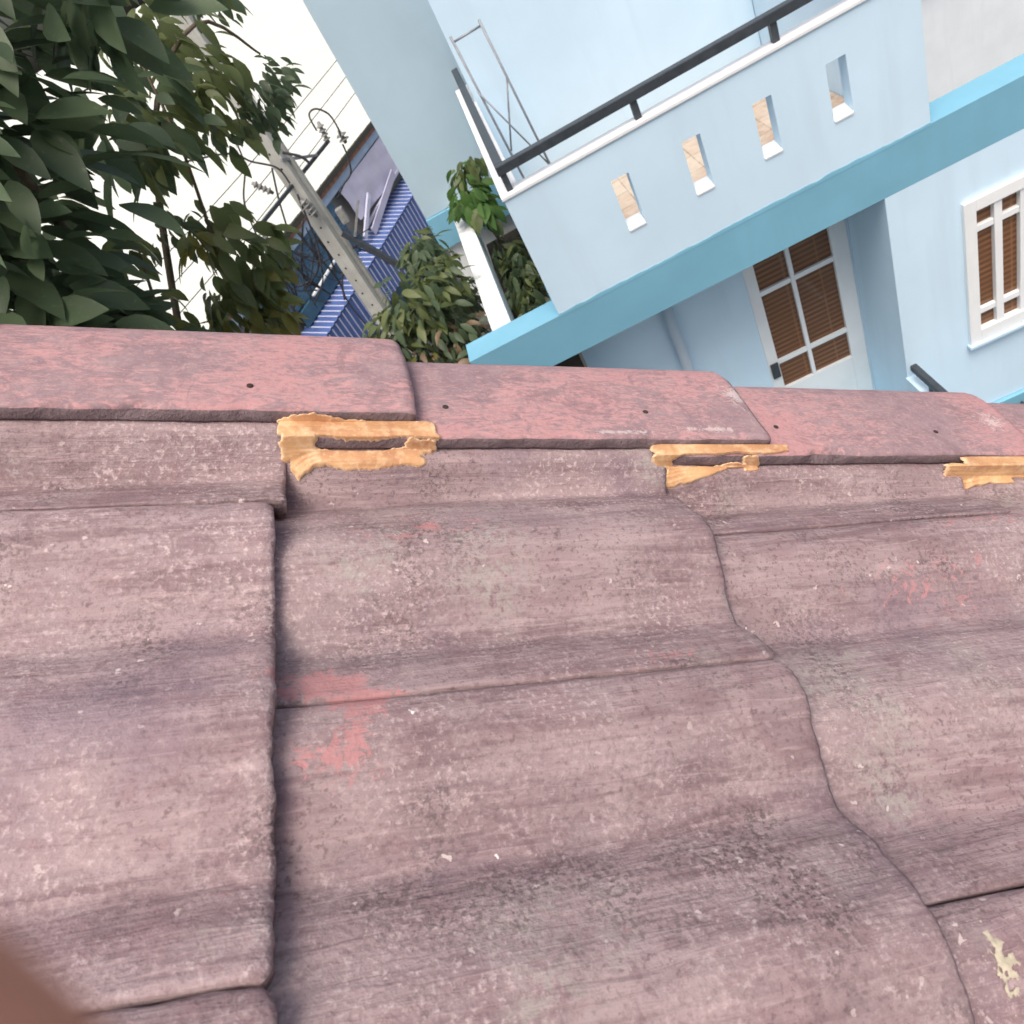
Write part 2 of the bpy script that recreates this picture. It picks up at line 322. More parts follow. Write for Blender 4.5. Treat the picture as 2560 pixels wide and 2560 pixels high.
def tile(k, J, wd, seed, hi=True):
    off = .0045 if (k == 1 and J > .6) else -.0035 if (k == 1 and J > .3) else random.uniform(-.003, .003) if k != 2 else 0
    ul = -.011 + EXP * (k - 1) + off; nu, nv = (22, 110) if hi else (6, 24)
    u0 = ul - EXP - .075; us = [u0 + (ul - u0) * (1 - (1 - i / nu) ** 1.6) for i in range(nu + 1)]
    vs = []; fs = []; gap = .0028; vc = VCUT.get(k, .53)
    for layer in (0, 1):
        for i, u in enumerate(us):
            for j in range(nv + 1):
                v = (J - gap / 2 - (wd - gap) * j / nv if J <= vc else vc - (vc - (J - wd) - gap / 2) * j / nv) + SKEW.get(k, .004) * (1 - (u - (ul - EXP)) / EXP)
                e = (1 - min(1, (ul - u) / .02))
                du = e * (.0022 * fb(v * 18, seed * 3.1, 0, 3) + .0010 * fb(v * 110, seed * 9.1, 0, 4) + .0030 * min(0, fb(v * 45, seed * 5.7, 4) + .25))
                cr = max(0, 1 - min(j, nv - j) * wd / nv / .012); du -= e * .0055 * cr ** 2.2
                ww = tile_w(k, J, wd, u, v) + .0011 * fb(u * 14, v * 30, seed, 3)
                rnd_e = max(0, 1 - (ul - u) / .006); ww -= .0026 * rnd_e ** 2
                rs = max(0, 1 - min(j, nv - j) * wd / nv / .006); ww -= .0018 * rs * rs
                dv = .0012 * fb(u * 40, seed * 2.2, 7) * (1 if j in (0, nv) else 0)
                if layer: ww -= .0165
                vs.append(rp(u + du, v + dv, ww))
    W = nv + 1; L = (nu + 1) * W
    for i in range(nu):
        for j in range(nv):
            a = i * W + j; fs.append((a, a + 1, a + W + 1, a + W)); b = a + L; fs.append((b, b + W, b + W + 1, b + 1))
    for j in range(nv):
        a = nu * W + j; fs.append((a, a + 1, a + 1 + L, a + L)); a = j; fs.append((a + 1, a, a + L, a + 1 + L))
    for i in range(nu):
        a = i * W; fs.append((a, a + W, a + W + L, a + L)); a = i * W + nv; fs.append((a + W, a, a + L, a + W + L))
    o = MB().add(vs, fs).build('roof_tile', M['tile'], roof, True)
    return o
course = {1: (.4295, .3150), 2: (.2565, .30), 3: (.394, .30)}
tid = 0
for k in range(-2, 8):
    J0, wd = course.get(k, (.400 if k % 2 else .2565, .30))
    J = J0
    while J < VCUT.get(k, .53): J += wd
    while J > -.75:
        lo = max(J - wd, -9); tid += 1
        tile(k, J, wd, tid, hi=(-1 < k < 5 and J > -.05))
        J -= wd
MB().add([rp(-1.7, -1.2, -.075), rp(3.0, -1.2, -.075), rp(3.0, .60, -.075), rp(-1.7, .60, -.075), rp(-1.7, -1.2, -.12), rp(3.0, -1.2, -.12), rp(3.0, .60, -.12), rp(-1.7, .60, -.12)],
         [(0, 1, 2, 3), (7, 6, 5, 4), (0, 4, 5, 1), (1, 5, 6, 2), (2, 6, 7, 3), (3, 7, 4, 0)]).build('roof_deck', M['deck'], roof)
# gable wall below the capping
vs = []
for vv in (.42, .56):
    a = rp(-1.7, vv, -.13); b = rp(3.0, vv, -.13)
    vs += [(a.x, a.y, 0), (b.x, b.y, 0), tuple(b), tuple(a)]
MB().add(vs, [(0, 1, 2, 3), (7, 6, 5, 4), (0, 4, 5, 1), (1, 5, 6, 2), (2, 6, 7, 3), (3, 7, 4, 0)]).build('gable_wall', M['render'], roof)
# capping tiles along the gable edge, each overlapping the next one down
SEC = [(.012, -.013), (.0006, -.0128), (0, -.0110), (0, -.006), (.0002, -.0022), (.0022, -.0002), (.008, .0004), (.03, .0012), (.055, .0018), (.08, .0018), (.097, .0012), (.110, -.0008), (.121, -.0048), (.130, -.011), (.137, -.020), (.141, -.034), (.143, -.06), (.145, -.16)]
vobj = {}
def verge(k, seed):
    v0, w0 = verges[k]; ue = .098 + .334 * (k - 1); u0 = ue - .440; nu = 90 if 0 < k < 5 else 20; n = len(SEC)
    vs = []; fs = []; mi = []
    us = [u0 + (ue - u0) * i / nu for i in range(nu + 1)]
    for layer in (0, 1):
        for i, u in enumerate(us):
            for j, (dv, dw) in enumerate(SEC):
                lip = 1 if 1 <= j <= 5 else 0
                e = max(0, 1 - (ue - u) / .012)
                uu = u + e * .0022 * fb(dv * 50, seed * 2.7, 1)
                rag = fb(u * 45, seed * 1.9, j * .35, 5)
                chip = max(0, fb(u * 22, seed * 4.1, 3, 4) - .18) * .010
                dv2 = dv + lip * (.0009 * rag + (chip if 3 <= j <= 5 else 0)); dw2 = dw + lip * (.0006 * fb(u * 60, seed, j) - (chip * .5 if j in (4, 5) else 0))
                dw2 += .0006 * fb(u * 10, dv * 30, seed, 3) - .002 * max(0, 1 - (ue - u) / .004) ** 2
                if j >= 9: uu -= .016 * max(0, 1 - (ue - u) / .02) * ((j - 8) / 9) ** 1.3
                if k == 2: dw2 += .0018 * (math.exp(-((u - .1317) ** 2 + (v0 + dv - .5573) ** 2) / .00006)) - .0035 * math.exp(-((u - .136) ** 2 + (v0 + dv - .556) ** 2) / .000015)
                if layer:
                    a = SEC[max(j - 1, 0)]; b = SEC[min(j + 1, n - 1)]; tx, ty = b[0] - a[0], b[1] - a[1]; ln = math.hypot(tx, ty) or 1
                    dv2 += ty / ln * .011 * (1 if j > 5 else 0) + (.012 if j <= 5 else 0); dw2 += -tx / ln * .011 * (1 if j > 5 else 0) - (0 if j > 5 else .0008 if j < 4 else .010)
                    if j <= 3: dw2 = min(dw2, -.0125)
                vs.append(rp(uu, v0 + dv2, w0 + dw2))
    L = (nu + 1) * n
    for i in range(nu):
        for j in range(n - 1):
            a = i * n + j; fs.append((a, a + n, a + n + 1, a + 1)); mi.append(1 if j <= 3 else 0); fs.append((a + L, a + 1 + L, a + n + 1 + L, a + n + L)); mi.append(1)
    for j in range(n - 1):
        a = nu * n + j; fs.append((a, a + L, a + 1 + L, a + 1)); mi.append(1 if j < 4 else 0); a = j; fs.append((a, a + 1, a + 1 + L, a + L)); mi.append(1)
    for i in range(nu):
        a = i * n; fs.append((a, a + L, a + n + L, a + n)); mi.append(1); a = i * n + n - 1; fs.append((a, a + n, a + n + L, a + L)); mi.append(1)
    mb = MB(); mb.v = [tuple(x) for x in vs]; mb.f = fs; mb.m = mi
    vobj[k] = mb.build('verge_tile', [M['verge'], M['edge']], roof, True)
for k in verges: verge(k, k + 3.3)
for k, u, v in ((1, -.0329, .5344), (2, .126, .5277), (2, .3139, .5244), (3, .4546, .5165), (3, .6449, .5104)):
    w0 = verges[k][1] + .0016; mb = MB(); seg = 12
    c = rp(u, v, w0); ring = []
    for r, h in ((.0026, -.003), (.0026, .0004), (.0020, .0008), (.0006, .0005)):
        ring.append((r, h))
    mb.lathe(c, RN, ring, seg); mb.build('nail_head', M['hole'], vobj[k], True)
# dark filler added in the gap under each capping tile, standing in for contact shade
for k in verges:
    v0, w0 = verges[k]; ue = .098 + .334 * (k - 1)
    mb = MB(); n = 30; vs = []; fs = []
    for i in range(n + 1):
        u = ue - .36 + .32 * i / n; j = .002 * fb(u * 30, k)
        vs += [rp(u, v0 + .014 + j, w0 - .012), rp(u, v0 + .014 + j, -.07), rp(u, v0 + .10, -.07), rp(u, v0 + .10, w0 - .012)]
    for i in range(n):
        for c in range(4): a = i * 4 + c; b = i * 4 + (c + 1) % 4; fs.append((a, a + 4, b + 4, b))
    fs += [(0, 1, 2, 3), (n * 4 + 3, n * 4 + 2, n * 4 + 1, n * 4)]
    MB().add(vs, fs).build('gap_filler', M['edge'], roof)

# sealant smeared over the overlaps of the capping tiles
def sealant(k, ua, ub, label, mask, seed):
    """k: upper capping tile; the smear runs over its edge, the next tile's edge and the roof tile below it"""
    v1, w1 = verges[k]; v2, w2 = verges[k + 1]; kc = k + 1; J, wd = course.get(kc, (.2565, .30))
    def path(u):
        pts = [(v1 - .0012, w1 - .0008), (v1 - .0012, w1 - .0125), (v1 + .001, w2 + .0015), (v2 + .004, w2 + .0012), (v2 - .0010, w2 + .0002), (v2 - .0012, w2 - .013)]
        for dv in (0, .006, .012, .020, .030):
            v = v2 - .002 - dv; pts.append((v, tile_w(kc, J, wd, u, v) + .0006))
        return pts
    NU = int((ub - ua) / .0006); NS = 110; grid = {}; vs = []; fs = []
    samp = []
    for i in range(NU + 1):
        u = ua + (ub - ua) * i / NU; P = path(u); ln = [0]
        for a, b in zip(P, P[1:]): ln.append(ln[-1] + math.hypot(b[0] - a[0], b[1] - a[1]))
        row = []
        for j in range(NS + 1):
            s = ln[-1] * j / NS; m = max(x for x in range(len(P) - 1) if ln[x] <= s + 1e-9); f = (s - ln[m]) / max(1e-9, ln[m + 1] - ln[m])
            v = P[m][0] + (P[m + 1][0] - P[m][0]) * f; w = P[m][1] + (P[m + 1][1] - P[m][1]) * f
            row.append((u, v, w, m + f))
        samp.append(row)
    nrm = (-.62, .78); ed = []
    def hgt(u, q):
        return .0006 + .0006 * max(0, .5 + fb(u * 30, q * .6, seed, 2)) + .0008 * abs(fb(u * 9, q * 2.6, seed + 3, 2)) + .6 * mask(u, q)[1]
    for i in range(NU + 1):
        for j in range(NS + 1):
            u, v, w, q = samp[i][j]; qq = q + .55 * fb(u * 27, seed * 1.7, 1, 3) + .12 * fb(u * 170, seed, 6, 3); uu = u + .0050 * fb(q * .9, seed * 2.3, 4, 3)
            m0 = mask(uu, qq)[0] + .12 * fb(u * 70, q * .8, seed + 9, 3); m = m0 + .20 * fb(u * 260, q * .9, seed, 4) * (1 if q > 6.0 or 3.0 < q < 4.5 else .3)
            grid[i, j] = m; h = hgt(u, q) * math.sin(1.57 * max(.08, min(1, m0 * 2.4))) if m > 0 else max(-.003, m * .02)
            ed.append(max(0, min(1, m * 1.6)))
            vs.append(rp(u + .0004 * fb(u * 300, q * 9, 5), v + nrm[0] * h, w + nrm[1] * h))
    for i in range(NU):
        for j in range(NS):
            if max(grid[i, j], grid[i + 1, j], grid[i, j + 1], grid[i + 1, j + 1]) > -.02:
                a = i * (NS + 1) + j; fs.append((a, a + NS + 1, a + NS + 2, a + 1))
    o = MB().add(vs, fs).build('sealant_smear', M['seal'], roof, True); o['label'] = label
    at = o.data.attributes.new('body', 'FLOAT', 'POINT'); at.data.foreach_set('value', ed)
    return o
def sstep(a, b, x):
    t = max(0, min(1, (x - a) / (b - a))); return t * t * (3 - 2 * t)
def sb_(x, a, b, s): return sstep(a - s, a + s, x) * (1 - sstep(b - s, b + s, x))
# q: 0-1 upper lip, 1-3 corner, 3-4 lower tile's top edge, 4-5 lower lip, 5+ roof tile; parts: (u0, u1, q0, q1, extra thickness)
def combine(parts, u, q, su=.0035, sq=.32):
    F = 0; T = 0
    for (u0, u1, q0, q1, th) in parts:
        p = sb_(u, u0, u1, su) * sb_(q, q0, q1, sq); F = max(F, p); T += th * p
    return F * 1.1 - .45, T
def mask1(u, q):
    top = .35 + 1.0 * sstep(.055, .072, u) + .5 * sstep(.09, .115, u)
    return combine([(-.003, .114, top, 3.85, .0016), (-.0105, .015, .7, 6.0, .0014), (-.001, .101, 5.0, 7.4, .0013), (.088, .112, 4.0, 6.0, .0003), (.07, .106, 4.8, 6.3, .0004)], u, q)
def mask2(u, q):
    top = 1.7 - .9 * sb_(u, .337, .368, .006); bot = 4.6 - .9 * sstep(.322, .345, u) - .5 * sstep(.41, .445, u)
    end = 7.6 - 1.5 * sstep(.345, .40, u)
    return combine([(.314, .450, top, bot, .0016), (.309, .327, 2.0, 6.0, .0012), (.322, .412, 5.0, end, .0014), (.402, .417, 4.2, 6.7, .0006)], u, q)
def mask3(u, q):
    return combine([(.655, .81, 1.8, 3.9, .002), (.630, .722, 3.3, 7.2, .0018), (.70, .81, 3.6, 6.3, .0015)], u, q)
sealant(1, -.014, .120, 'largest tan sealant smear framing the first overlap of the pink capping', mask1, 1.3)
sealant(2, .306, .452, 'tan sealant smear under the second overlap with a long thin tail', mask2, 5.1)
sealant(3, .622, .802, 'ochre sealant smear cut by the right edge of the picture', mask3, 8.8)
# cream putty splash on a tile at the lower right
mb = MB(); vs = []; fs = []; N = 90; gr = {}
for i in range(N + 1):
    for j in range(N + 1):
        u = .333 + .05 * i / N; v = .036 + .055 * j / N
        d = math.hypot((u - .3575 - (.064 - v) * .05) / .0085, (v - .0625) / .0155); m = .95 - d + .95 * fb(u * 190, v * 190, 2.2, 5)
        gr[i, j] = m; vs.append(rp(u, v, tile_w(3, .394, .30, u, v) + .0004 + .0010 * min(1, max(0, m))))
for i in range(N):
    for j in range(N):
        if min(gr[i, j], gr[i + 1, j], gr[i, j + 1], gr[i + 1, j + 1]) > .15: a = i * (N + 1) + j; fs.append((a, a + N + 1, a + N + 2, a + 1))
o = MB().add(vs, fs).build('putty_splash', M['cream'], roof, True); o['label'] = 'dried cream putty splash on a tile at the lower right'

# ------------------------------------------------------------------ the blue house (z below is relative to the eye)
Z = lambda z: CZ + z
H = thing('blue_house', 'pale blue house with teal floor bands, slotted balcony parapet, door and window', 'house')
def hb(name, mat, *bx, bevel=.004, par=None, label=None):
    mb = MB()
    for (x0, x1, y0, y1, z0, z1) in bx: mb.box(x0, x1, y0, y1, Z(z0), Z(z1))
    o = mb.build(name, mat, par or H, bevel=bevel)
    if label: o['label'] = label
    return o
# balcony slab with its ledges
def wavy(x): return .006 * fb(x * 2.1, 3, 0) + .003 * fb(x * 9, 1, 0)
hb('floor_slab', M['teal'], (-.09, 2.775, 5.2, 8.52, -3.192, -2.82), (-.857, -.09, 5.2, 5.482, -3.192, -2.82), (2.775, 7.0, 5.2, 5.482, -3.192, -2.82), bevel=0)
hb('balcony_floor', M['floor'], (.04, 2.65, 5.327, 7.74, -2.819, -2.80), bevel=0)
hb('balcony_rear_wall', M['wall'], (.04, 2.65, 7.75, 7.9, -2.818, -.3))
# parapet with slots
sl = [(.625, .755), (1.143, 1.275), (1.643, 1.775), (2.142, 2.278)]; PZ0, PZ1, SZ0, SZ1 = -2.819, -1.86, -2.488, -2.096
mb = MB(); xs = [-.08] + [a for s_ in sl for a in s_] + [2.775]
pv = []; pf = []
def quad(a, b, c, d): mb.add([a, b, c, d], [(0, 1, 2, 3)])
yf, yb = 5.204, 5.325
zz = [PZ0, SZ0, SZ1, PZ1]
for i in range(len(xs) - 1):
    for j in range(3):
        hole = (i % 2 == 1 and j == 1); x0, x1, z0, z1 = xs[i], xs[i + 1], Z(zz[j]), Z(zz[j + 1])
        if not hole:
            quad((x0, yf, z0), (x1, yf, z0), (x1, yf, z1), (x0, yf, z1)); quad((x1, yb, z0), (x0, yb, z0), (x0, yb, z1), (x1, yb, z1))
        else:
            quad((x0, yf, z0), (x0, yb, z0), (x1, yb, z0), (x1, yf, z0)); quad((x0, yf, z1), (x1, yf, z1), (x1, yb, z1), (x0, yb, z1))
            quad((x0, yf, z0), (x0, yf, z1), (x0, yb, z1), (x0, yb, z0)); quad((x1, yf, z0), (x1, yb, z0), (x1, yb, z1), (x1, yf, z1))
z0, z1 = Z(PZ0), Z(PZ1)
quad((xs[0], yf, z0), (xs[0], yf, z1), (xs[0], yb, z1), (xs[0], yb, z0)); quad((xs[-1], yf, z0), (xs[-1], yb, z0), (xs[-1], yb, z1), (xs[-1], yf, z1))
quad((xs[0], yf, z1), (xs[-1], yf, z1), (xs[-1], yb, z1), (xs[0], yb, z1))
mb.build('parapet_wall', M['wall'], H)
for a, b in sl:                                                   # splayed white sills in the slots
    mb = MB(); mb.add([(a + .002, 5.197, Z(SZ0 + .002)), (b - .002, 5.197, Z(SZ0 + .002)), (b - .002, 5.32, Z(SZ0 + .002)), (a + .002, 5.32, Z(SZ0 + .002)), (a + .002, 5.197, Z(SZ0 + .014)), (b - .002, 5.197, Z(SZ0 + .014)), (b - .002, 5.32, Z(SZ0 + .05)), (a + .002, 5.32, Z(SZ0 + .05))],
                    [(0, 3, 2, 1), (4, 5, 6, 7), (0, 1, 5, 4), (1, 2, 6, 5), (2, 3, 7, 6), (3, 0, 4, 7)]).build('slot_sill', M['white'], H)
mb = MB(); vs = []; fs = []; n = 160                              # uneven painted edge where the teal runs up onto the parapet
for i in range(n + 1):
    x = -.079 + 2.853 * i / n; zt = -2.808 + 2.2 * wavy(x)
    vs += [(x, 5.1985, Z(-2.835)), (x, 5.2035, Z(-2.835)), (x, 5.2035, Z(zt)), (x, 5.2005, Z(zt - .001))]
for i in range(n):
    for c in range(4): a = i * 4 + c; b = i * 4 + (c + 1) % 4; fs.append((a, a + 4, b + 4, b))
fs += [(0, 1, 2, 3), (n * 4 + 3, n * 4 + 2, n * 4 + 1, n * 4)]
mb.add(vs, fs).build('painted_edge', M['teal'], H)
hb('side_parapet', M['wall'], (-.08, .038, 5.327, 8.52, -2.818, -1.86))
hb('side_parapet', M['wall'], (2.655, 2.775, 5.327, 8.52, -2.818, -1.86))
hb('coping', M['white'], (-.092, 2.787, 5.192, 5.337, -1.859, -1.832), bevel=.005)
hb('coping', M['white'], (-.092, .05, 5.339, 8.52, -1.859, -1.832), bevel=.005)
# dark handrail standing on the coping
rl = hb('handrail', M['rail'], (-.042, 2.72, 5.232, 5.297, -1.715, -1.65), bevel=.006)
hb('side_handrail', M['rail'], (-.042, .022, 5.299, 8.50, -1.713, -1.65), bevel=.006)
for x in (-.01, .94, 1.89, 2.68):
    hb('rail_post', M['rail'], (x - .022, x + .022, 5.243, 5.287, -1.8315, -1.716), bevel=0, par=rl)
# rear block of the upper floor
hb('rear_wall', M['farwall_shaded'], (-.99, 7.0, 8.56, 8.75, -2.818, 1.2), bevel=.006)
hb('rear_band', M['teal'], (-1.0, 7.0, 8.53, 8.76, -3.21, -2.82), bevel=.006)
hb('rear_lower_wall', M['white'], (-.95, 7.0, 8.60, 8.75, -8.7, -3.212))
# white beam beside the planting pit
mb = MB(); vs = [(-.617, 5.484), (-.448, 5.484), (-.532, 8.528), (-.70, 8.528)]
mb.add([(x, y, Z(z)) for z in (-3.19, -2.815) for x, y in vs], [(3, 2, 1, 0), (4, 5, 6, 7), (0, 1, 5, 4), (1, 2, 6, 5), (2, 3, 7, 6), (3, 0, 4, 7)]).build('beam', M['beam'], H, bevel=.008)
hb('planting_pit', M['soil'], (-.53, -.082, 5.484, 8.528, -3.75, -3.38), bevel=0)
hb('pit_wall', M['render'], (-.081, -.06, 5.484, 8.5, -3.7, -3.195), bevel=0)
# recessed door wall
DY = 5.9
hb('door_wall', M['wall'], (-.10, 1.468, DY, DY + .12, -5.67, -3.194), (2.392, 2.404, DY, DY + .12, -5.67, -3.194))
hb('end_wall', M['wall'], (-.20, -.102, DY - .35, DY + .12, -8.7, -3.194))
mb = MB(); mb.tube([(.76, DY - .055, Z(-5.66)), (.76, DY - .055, Z(-3.2))], .048, 14); mb.build('downpipe', M['pipe'], H, True)
door = hb('door', M['white'], (1.470, 1.572, DY + .01, DY + .09, -5.66, -3.25), (2.243, 2.390, DY + .01, DY + .09, -5.66, -3.25), (1.572, 2.243, DY + .01, DY + .09, -5.66, -5.04), (1.572, 2.243, DY + .01, DY + .09, -3.30, -3.25), bevel=.003)
door['label'] = 'white door with brown glazed panes under the balcony'
cx = [(1.572, 1.856), (1.892, 2.243)]; rz = [(-3.92, -3.30), (-4.70, -3.965), (-5.04, -4.745)]
for a, b in cx:
    for c, d in rz:
        hb('pane', M['shutter'], (a, b, DY + .045, DY + .055, c, d), bevel=0, par=door)
hb('mullion', M['white'], (1.856, 1.892, DY + .012, DY + .07, -5.04, -3.30), bevel=.002, par=door)
for c, d in ((-3.965, -3.92), (-4.745, -4.70)):
    for a, b in cx: hb('glazing_bar', M['white'], (a, b, DY + .018, DY + .066, c, d), bevel=.002, par=door)
hb('lock_plate', M['rail'], (1.486, 1.56, DY - .012, DY + .009, -4.87, -4.70), bevel=.003, par=door)
# window wall, flush with the slab front
hb('window_wall', M['wall'], (2.405, 3.0, 5.2005, 5.34, -5.66, -3.194), (3.86, 7.0, 5.2005, 5.34, -5.66, -3.194), (3.0, 3.86, 5.2005, 5.34, -3.585, -3.194), (3.0, 3.86, 5.2005, 5.34, -5.66, -4.81), bevel=0)
hb('return_wall', M['wall'], (2.405, 2.52, 5.341, 6.02, -5.66, -3.194), bevel=0)
win = hb('window', M['white'], (2.946, 3.038, 5.165, 5.30, -4.865, -3.532), (3.822, 3.914, 5.165, 5.30, -4.865, -3.532), (3.038, 3.822, 5.165, 5.30, -3.632, -3.532), (3.038, 3.822, 5.165, 5.30, -4.865, -4.747), bevel=.004)
win['label'] = 'white framed window with brown panes in the blue wall'
wx = [(3.038, 3.178), (3.238, 3.373), (3.487, 3.622), (3.682, 3.822)]; wz = [(-3.775, -3.632), (-4.55, -3.827), (-4.747, -4.602)]
for a, b in wx:
    for c, d in wz: hb('pane', M['shutter'], (a, b, 5.225, 5.235, c, d), bevel=0, par=win)
    for c, d in ((-3.827, -3.775), (-4.602, -4.55)): hb('glazing_bar', M['white'], (a, b, 5.19, 5.25, c, d), bevel=.003, par=win)
for a, b in ((3.178, 3.238), (3.373, 3.487), (3.622, 3.682)): hb('mullion', M['white'], (a, b, 5.18, 5.26, -4.747, -3.632), bevel=.003, par=win)
hb('sill', M['wall'], (2.93, 3.93, 5.14, 5.199, -4.90, -4.868), par=win)
# lower slab, ground floor, porch wall with its rail
hb('lower_band', M['teal'], (-.30, 7.0, 5.16, 5.9, -6.0, -5.665), bevel=.006)
hb('lower_wall', M['wall'], (-.10, 7.0, 5.42, 5.6, -8.7, -6.001))
hb('porch_parapet', M['wall'], (2.385, 2.50, 3.7, 5.198, -5.7, -4.92))
pr = MB().bar((2.442, 3.7, Z(-4.80)), (2.442, 5.16, Z(-4.80)), .06, .06).build('porch_handrail', M['rail'], H, bevel=.012)
for y in (3.9, 4.9): hb('rail_post', M['rail'], (2.43, 2.454, y - .012, y + .012, -4.919, -4.83), bevel=0, par=pr)
# dark sawtooth awning at the far right
mb = MB(); vs = []; fs = []; n = 30
for i in range(n + 1):
    x = 3.09 + .052 * i; z = -5.80 + (.075 if i % 2 else 0)
    vs += [(x, 4.72, Z(z - .10)), (x, 5.13, Z(z)), (x, 4.72, Z(z - .105)), (x, 5.13, Z(z - .006))]
for i in range(n):
    a = i * 4; fs += [(a, a + 4, a + 5, a + 1), (a + 2, a + 3, a + 7, a + 6), (a, a + 2, a + 6, a + 4), (a + 1, a + 5, a + 7, a + 3)]
mb.add(vs, fs).build('sawtooth_awning', M['rail'], H)

# folding rack on the balcony
R_ = thing('drying_rack', 'thin grey steel drying rack with crossed braces behind the balcony rail', 'rack')
def rk(x0, x1, y, name):
    a = (x0, y, Z(-2.80)); b = (x1, y, Z(-1.15)); MB().tube([a, b], .011, 8).build(name, M['grey'], R_, True)
rk(.16, .075, 7.0, 'upright'); rk(.42, .33, 7.0, 'upright')
MB().tube([(.09, 6.985, Z(-1.6)), (.41, 6.985, Z(-2.45))], .008, 6).build('brace', M['grey'], R_, True)
MB().tube([(.36, 7.015, Z(-1.6)), (.14, 7.015, Z(-2.15))], .008, 6).build('brace', M['grey'], R_, True)
MB().tube([(.075, 7.03, Z(-1.2)), (.33, 7.03, Z(-1.2))], .009, 6).build('crossbar', M['grey'], R_, True)

# ------------------------------------------------------------------ shop building beyond, white roof and blue awning
E0 = Vector((-3.85, 12.17, 0)); D_ = Vector((.4072, .9134, 0)); N_ = Vector((.9134, -.4072, 0))
def sp(s, o, z): return E0 + D_ * s + N_ * o + Vector((0, 0, Z(z)))
SH = thing('blue_shop', 'single storey shop with white metal roof and blue striped awning behind the concrete pole', 'building')
def sb(name, mat, s0, s1, o0, o1, z0, z1, bevel=.0, label=None):
    vs = [sp(s, o, z) for z in (z0, z1) for s, o in ((s0, o0), (s1, o0), (s1, o1), (s0, o1))]
    x = MB().add(vs, [(0, 1, 2, 3), (7, 6, 5, 4), (0, 4, 5, 1), (1, 5, 6, 2), (2, 6, 7, 3), (3, 7, 4, 0)]).build(name, mat, SH, bevel=bevel)
    if label: x['label'] = label
    return x
S0, S1 = -7.0, 22.0
# roof made of overlapping sheets, one part each
sw = 1.0; s = S0
while s < S1:
    mb = MB(); vs = []; fs = []
    zo = .006 * random.random()
    sec = [(0, 0), (.03, .035), (.06, 0), (.33, 0), (.36, .03), (.39, 0), (.66, 0), (.69, .03), (.72, 0), (1.0, 0)]
    for (a, h) in sec:
        for o_, z_ in ((.10, -3.205), (-8, -1.53), (-17, .36)): vs.append(sp(s + a * (sw + .02), o_, z_ + h * .35 + zo))
    for i in range(len(sec) - 1):
        for k in range(2): a = i * 3 + k; fs.append((a, a + 1, a + 4, a + 3))
    mb.add(vs, fs).build('roof_sheet', M['roofwhite'], SH); s += sw
sb('gutter', M['gutter'], S0, S1, .0, .13, -3.30, -3.212, label='dark gutter along the edge of the white roof')
sb('rust_strip', M['rust'], S0, S1, -.02, .10, -3.372, -3.302)
sb('fascia', M['fascia'], S0, S1, -.04, .06, -3.52, -3.374)
sb('front_wall', M['render'], S0, S1, -.25, -.06, -8.7, -3.30)
# hanging lavender sheet with a sagging hem
mb = MB(); n, m = 14, 8; vs = []; fs = []
for i in range(n + 1):
    for j in range(m + 1):
        s = 2.45 + 2.6 * i / n; t = j / m; vs.append(sp(s, .09 + .03 * fb(s * 2, t * 3, 1) + .05 * t, -3.525 - (.62 + .14 * i / n) * t))
for i in range(n):
    for j in range(m): a = i * (m + 1) + j; fs.append((a, a + 1, a + m + 2, a + m + 1))
mb.add(vs, fs).build('hanging_sheet', M['panel'], SH, True)['label'] = 'lavender plastic sheet hanging above the blue awning'
MB().bar(sp(2.35, .17, -4.30), sp(4.9, .12, -4.20), .05, .05).build('sheet_batten', M['panel'], SH)
MB().bar(sp(2.15, .22, -4.36), sp(3.1, .16, -3.98), .04, .09).build('loose_batten', M['ribs'], SH)
MB().bar(sp(2.45, .25, -4.42), sp(4.2, .2, -4.12), .03, .14).build('loose_batten', M['panel'], SH)
# tarpaulin and lamp board left of the pole
mb = MB(); vs = []; fs = []; n, m = 16, 8
for i in range(n + 1):
    for j in range(m + 1):
        s = -1.2 + 3.3 * i / n; t = j / m; vs.append(sp(s, .05 + .06 * fb(s * 3, t * 4, 5), -3.525 - .66 * t + .03 * fb(s * 2, 0, 2)))
for i in range(n):
    for j in range(m): a = i * (m + 1) + j; fs.append((a, a + 1, a + m + 2, a + m + 1))
mb.add(vs, fs).build('tarpaulin', M['tarp'], SH, True)['label'] = 'creased dark blue tarpaulin left of the pole'
MB().tube([sp(.08, .16, -4.18), sp(1.45, .16, -4.14)], .028, 10).build('tube_lamp', M['white'], SH, True)
sb('lamp_board', M['tealboard'], -.4, 2.2, .03, .12, -4.45, -4.20)
# striped corrugated awning: sloping top and hanging front
def corr(name, s0, s1, top, bot, pitch=.15):
    mb = MB(); vs = []; fs = []; mi = []; k = 0; n = int((s1 - s0) / pitch)
    for i in range(n):
        a = s0 + i * pitch
        for ds, h in ((0, 0), (.66 * pitch, 0), (.74 * pitch, .02), (.92 * pitch, .02)):
            for (o_, z_), (ho, hz) in zip((top, bot), ((0, 1), (0, 1)) if name == 'awning_top' else ((1, 0), (1, 0))):
                vs.append(sp(a + ds, o_ + ho * h, z_ + hz * h))
    c = len(vs) // 2
    for i in range(c - 1):
        a = i * 2; fs.append((a, a + 1, a + 3, a + 2)); mi.append(1 if i % 4 == 2 else 0)
    mb.v = [tuple(x) for x in vs]; mb.f = fs; mb.m = mi
    return mb.build(name, [M['bluesheet'], M['ribs']], SH)
corr('awning_top', -3.2, 6.2, (.0, -4.455), (.46, -4.60))
corr('awning_front', -3.2, 6.2, (.44, -4.62), (.44, -5.32))
sb('awning_shadow_wall', M['tealboard'], -3.2, 6.2, -.055, -.02, -6.2, -4.47)

